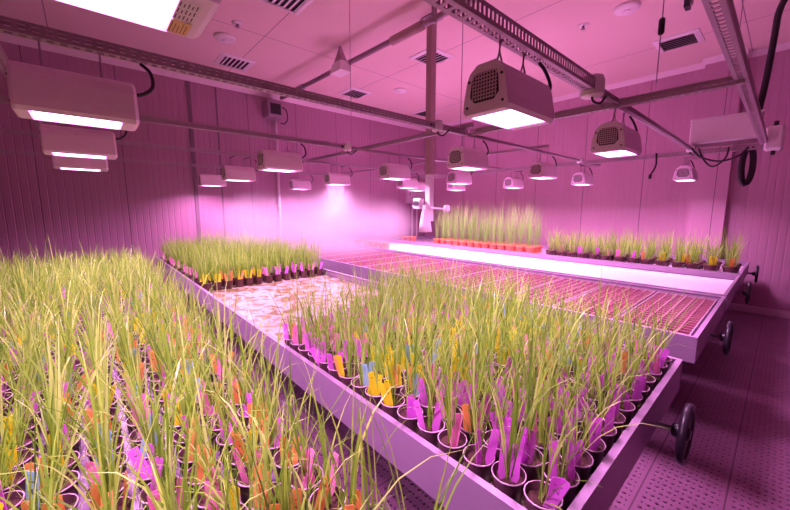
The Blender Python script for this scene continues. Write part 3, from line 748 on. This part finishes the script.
# projection used only to pick which pots are the 300 nearest ones in view
yaw, pit = math.radians(48.4), math.radians(7.7)
f0 = Vector((-math.sin(yaw), math.cos(yaw), 0)); rt = Vector((math.cos(yaw), math.sin(yaw), 0)); u0 = Vector((0, 0, 1))
fwv = f0 * math.cos(pit) - u0 * math.sin(pit); upv = u0 * math.cos(pit) + f0 * math.sin(pit)
def proj(p):
    d = Vector(p) - Vector((0, 0, 1.85)); dz = d.dot(fwv)
    if dz < .05: return None
    return 395 + 344 * d.dot(rt) / dz, 255 - 344 * d.dot(upv) / dz, dz

# middle bench, cups at the handwheel end
PY = .1255
def color_mid(i, j, x, y):
    r = R.random()
    if i <= 2: return 'purple'
    if j <= 2:
        if 6 <= i <= 9: return 'yellow' if r < .88 else 'blue'
        if i < 6: return 'purple' if r < .8 else ('yellow' if i > 4 else 'pink')
        return 'pink' if r < .5 else 'purple'
    if 5 <= i <= 9: return 'yellow' if r < .5 else 'blue' if r < .65 else 'orange' if r < .8 else 'pink'
    return 'purple' if r < .42 else 'pink' if r < .72 else 'orange' if r < .86 else 'blue'
for i in range(19):
    for j in range(13):
        x = -.412 - i * .118 + R.uniform(-.0018, .0018); y = .98 + j * PY + R.uniform(-.004, .004)
        if i >= 16 and j < (i - 15) * 3.2: continue
        if i == 0 and j == 12: y -= .01
        c = color_mid(i, j, x, y)
        potted('seedling_cup', CUP, x, y, R.choice(GR), c, 3 if R.random() < .4 else 2,
               f'{c}-tagged grass cup, {nth(i + 1)} row from middle bench handwheel end, {nth(j + 1)} from left rim', 'grass cups at the handwheel end of the middle bench')

# middle bench, dark pots at the far end
FC = [nm for nm in ('yellow', 'yellow', 'orange', 'yellow', 'yellow', 'yellow', 'pink', 'purple', 'purple', 'purple', 'purple', 'pink', 'purple')]
for i in range(21):
    for j in range(13):
        x = -4.50 - i * .146 + R.uniform(-.008, .008); y = .98 + j * PY + R.uniform(-.006, .006)
        c = FC[j] if i < 2 else ('pink' if j < 2 else R.choice(['yellow', 'pink', 'purple', 'orange']))
        nt_ = 2 if i == 0 else 1 if (i < 3 or j == 0) else 0
        potted('grass_pot', BPOT, x, y, R.choice(GRF), c, nt_, f'dark brown pot of short grass behind bare liner, {nth(i + 1)} row back, {nth(j + 1)} from left rim',
               'dark grass pots beyond the bare liner', soil=i < 3, scale=R.uniform(.95, 1.12))

# left foreground bench
def color_left(x, y):
    r = R.random()
    if x > -1.1 and y > .05: return 'pink' if r < .35 else 'purple' if r < .6 else 'orange'
    if x > -1.35 and y > -.05: return 'orange' if r < .7 else 'purple'
    if y < -.1 and x > -1.9: return 'yellow' if r < .55 else 'orange' if r < .75 else 'purple'
    if y > .35: return 'purple' if r < .45 else 'pink' if r < .75 else 'orange'
    return 'purple' if r < .34 else 'pink' if r < .55 else 'yellow' if r < .72 else 'orange' if r < .86 else 'blue'
spots = []
for i in range(46):
    for j in range(14):
        x = -.46 - i * .127 + R.uniform(-.005, .005); y = .468 - j * .124 + R.uniform(-.004, .004)
        pr = proj((x, y, BED + .1)); pt_ = proj((x, y, BED + .5))
        if pr is None or pt_ is None or pt_[0] < -60 or pr[0] > 470 or pt_[1] > 520: spots.append((99, i, j, x, y)); continue
        inframe = -25 < pr[0] < 800 and pr[1] < 545
        spots.append((pr[2] + (0 if inframe else .25), i, j, x, y))
spots.sort()
mass = []
for k, (dz, i, j, x, y) in enumerate(spots):
    if k < 300:
        c = color_left(x, y)
        potted('seedling_pot', CUP, x, y, R.choice(GRL), c, 3 if R.random() < .4 else 2,
               f'{c}-tagged grass pot on left foreground bench, {nth(i + 1)} row from near end, {nth(j + 1)} from right rim', 'tagged grass pots on the left foreground bench')
    else: mass.append((x, y))
def off_target(o):
    a = proj(o.location + Vector((.02, -.03, .14)))
    return 1e9 if a is None else abs(a[0] - 52) + abs(a[1] - 505) + (a[2] - .8) * 20
hand = min((o for o in COL.objects if o.name.startswith('seedling_pot')), key=off_target)
for ch in list(hand.children):
    if ch.name.startswith('plant_tag'): bpy.data.objects.remove(ch)
q = MB(); w_, h_, t = .020, .15, .0007
q.box(-w_, w_, -t, t, .02, h_).add([(-w_, -t, .02), (w_, -t, .02), (0, -t, 0), (-w_, t, .02), (w_, t, .02), (0, t, 0)], [(0, 2, 1), (3, 4, 5), (0, 3, 5, 2), (1, 2, 5, 4)])
yy = -t - .0004
def stroke(x0, z0, x1, z1, e_=.0019):
    d = Vector((x1 - x0, 0, z1 - z0)); d.normalize(); n_ = Vector((-d.z, 0, d.x)) * e_
    a, b_ = Vector((x0, yy, z0)), Vector((x1, yy, z1)); q.add([a - n_, b_ - n_, b_ + n_, a + n_], [(0, 1, 2, 3)], 1)
stroke(.010, h_ - .018, .010, h_ - .040); stroke(.010, h_ - .029, -.010, h_ - .029)        # T, written down the tag
for cx_ in (.0055, -.0055):                                                              # 8
    for k in range(8):
        a0, a1 = 2 * PI * k / 8, 2 * PI * (k + 1) / 8
        stroke(cx_ + .0055 * math.cos(a0), h_ - .056 + .008 * math.sin(a0), cx_ + .0055 * math.cos(a1), h_ - .056 + .008 * math.sin(a1), .0016)
stroke(.009, h_ - .078, -.010, h_ - .078)
tm = q.mesh('plant_tag', [M['tag_blue'], M['tagink']])
o = link('plant_tag', tm, hand, Matrix.Rotation(-hand.rotation_euler.z, 3, 'Z') @ Vector((.040, -.038, CH + .004)), (-.12, 0, .75 - hand.rotation_euler.z))
o['label'] = 'pale blue plant tag with handwritten letters'
q = MB()
for (x, y) in mass:
    T = Matrix.Translation((x, y, BED + .0005)) @ Matrix.Rotation(R.uniform(0, 6.28), 4, 'Z')
    s = R.uniform(.85, 1.15)
    T2 = T @ Matrix.Translation((0, 0, CH - .026)) @ Matrix.Diagonal((s, s, s, 1))
    g = R.choice(GRF)
    q.add([T2 @ v_.co for v_ in g.vertices], [tuple(p.vertices) for p in g.polygons], 0, True)
    q.add([T @ v_.co for v_ in CUP.vertices], [tuple(p.vertices) for p in CUP.polygons], 1, True)
    c = color_left(x, y); tg = R.choice(TAGS[c]); T3 = T @ Matrix.Translation((.02, 0, CH - .05)) @ Matrix.Rotation(R.uniform(-.2, .2), 4, 'X')
    q.add([T3 @ v_.co for v_ in tg.vertices], [tuple(p.vertices) for p in tg.polygons], 2 + list(TAG).index(c))
o = q.build('distant_seedlings', [M['leaf'], M['cup']] + [M['tag_' + k] for k in TAG])
tag(o, 'mass of tagged grass seedlings filling the rest of the left foreground bench toward the wall', 'seedlings', None, 'stuff')

# far bench: terracotta pots of tall grass, dark pots of short grass, empty clay pots
def big_pot(name, mat, r_, h_):
    q = MB(); q.lathe([(0, .002), (r_ * .68, 0), (r_ * .7, .004), (r_ * .93, h_ * .76), (r_, h_ * .77), (r_ * 1.02, h_), (r_ * .93, h_), (r_ * .9, h_ * .85)], 20, 0)
    return q.mesh(name, mat)
CLAY = big_pot('clay_pot', M['clay'], .098, .16); DARK = big_pot('dark_pot', M['brownpot'], .092, .13)
SOILB = soil_mesh(.088, 0)
k = 0
for i in range(13):
    for j in range(3):
        x = -3.62 - i * .222 + R.uniform(-.015, .015); y = 7.12 + j * .215 + R.uniform(-.012, .012)
        o = link('clay_grass_pot', CLAY, None, (x, y, BED + .0005), (0, 0, R.uniform(0, 6)))
        row = ('front', 'middle', 'back')[j]
        tag(o, f'terracotta pot of tall grass, {row} row on far bench, {nth(i + 1)} from the dark pots', 'potted grass', 'terracotta pots on the far bench')
        link('soil', SOILB, o, (0, 0, .135)); s = R.uniform(.82, 1.02); link('leaves', R.choice(GRT), o, (0, 0, .13), (0, 0, R.uniform(0, 6)), (s, s, s * 1.12))
for i in range(14):
    for j in range(3):
        x = -.47 - i * .206 + R.uniform(-.012, .012); y = 7.10 + j * .205 + R.uniform(-.012, .012)
        o = link('dark_grass_pot', DARK, None, (x, y, BED + .0005), (0, 0, R.uniform(0, 6)))
        row = ('front', 'middle', 'back')[j]
        tag(o, f'dark pot of yellowish grass, {row} row on far bench, {nth(i + 1)} from the handwheel end', 'potted grass', 'dark pots on the far bench')
        link('soil', SOILB, o, (0, 0, .105)); s = R.uniform(.85, 1.1); link('leaves', R.choice(GRB), o, (0, 0, .10), (0, 0, R.uniform(0, 6)), (s, s, s))
        if j == 0:
            c = R.choice(['orange', 'yellow', 'orange', 'pink'] if i < 6 else ['pink', 'purple', 'pink'])
            for _ in range(2): link('plant_tag', R.choice(TAGS[c]), o, (R.uniform(-.05, .05), R.uniform(-.07, -.03), .085), (R.gauss(0, .15), 0, R.gauss(.8, .4) - o.rotation_euler.z), (1.4, 1.4, 1.2))
EP = big_pot('empty_clay_pot', M['clay'], .088, .17)
for i in range(7):
    o = link('empty_clay_pot', EP, None, (-6.36 - i * .205, 5.36 - .0 * i + R.uniform(-.02, .02), BED + .0005))
    tag(o, f'empty clay pot on the white bench, {nth(i + 1)} from the right in its row', 'pot', 'empty clay pots on the white bench')
for i in range(3):
    o = link('empty_clay_pot', EP, None, (-7.18 - i * .2, 7.1 - .02 * i, BED + .0005))
    tag(o, f'empty clay pot left of the hanging sensors on the far bench, {nth(i + 1)} from the right', 'pot', 'empty clay pots on the far bench')

# ------------------------------------------------------------------ seed trays
def tray_meshes():
    W_, D_, H_ = .485, 1.60, .05; nx, ny = 6, 20; b_ = .008; wl_ = .014
    q = MB(); z1 = H_
    cx_, cy_ = (W_ - 2 * b_) / nx, (D_ - 2 * b_) / ny
    x0, y0 = -W_ / 2, -D_ / 2
    q.box(x0, x0 + b_, y0, -y0, 0, z1, 1).box(-x0 - b_, -x0, y0, -y0, 0, z1, 1).box(x0 + b_, -x0 - b_, y0, y0 + b_, 0, z1, 1).box(x0 + b_, -x0 - b_, -y0 - b_, -y0, 0, z1, 1)
    for i in range(1, nx): xx = x0 + b_ + i * cx_; q.box(xx - wl_ / 2, xx + wl_ / 2, y0 + b_, -y0 - b_, .002, z1 - .002)
    for j in range(1, ny): yy = y0 + b_ + j * cy_; q.box(x0 + b_, -x0 - b_, yy - wl_ / 2, yy + wl_ / 2, .002, z1 - .0015)
    tr = q.mesh('seed_tray', [M['tray'], M['traystrip']])
    pe = MB().box(x0 + b_, -x0 - b_, y0 + b_, -y0 - b_, .001, .026).mesh('peat_fill', M['peat'])
    return tr, pe
TR, PE = tray_meshes()
for i in range(14):
    o = link('seed_tray', TR, None, (-.62 - i * .512, 3.98 + R.uniform(-.01, .01), BED + .0005)); link('peat_fill', PE, o)
    tag(o, f'long celled seed tray without plants, {nth(i + 1)} from the handwheel end of its bench', 'seed tray', 'empty seed trays on the third bench')

# ------------------------------------------------------------------ mist
q = MB(); n = 24; prof = [(math.sin(PI * k / 14), -math.cos(PI * k / 14)) for k in range(15)]
q.lathe([(max(r_, .001), z) for r_, z in prof], n, 0, (0, 0, 0), 'z', True, True, True)
o = q.build('mist', M['mist']); o.location = (-6.3, 3.5, 1.4); o.scale = (1.9, 2.4, 1.0)
tag(o, 'pink mist drifting over the benches in front of the left wall', 'mist', None, 'stuff')
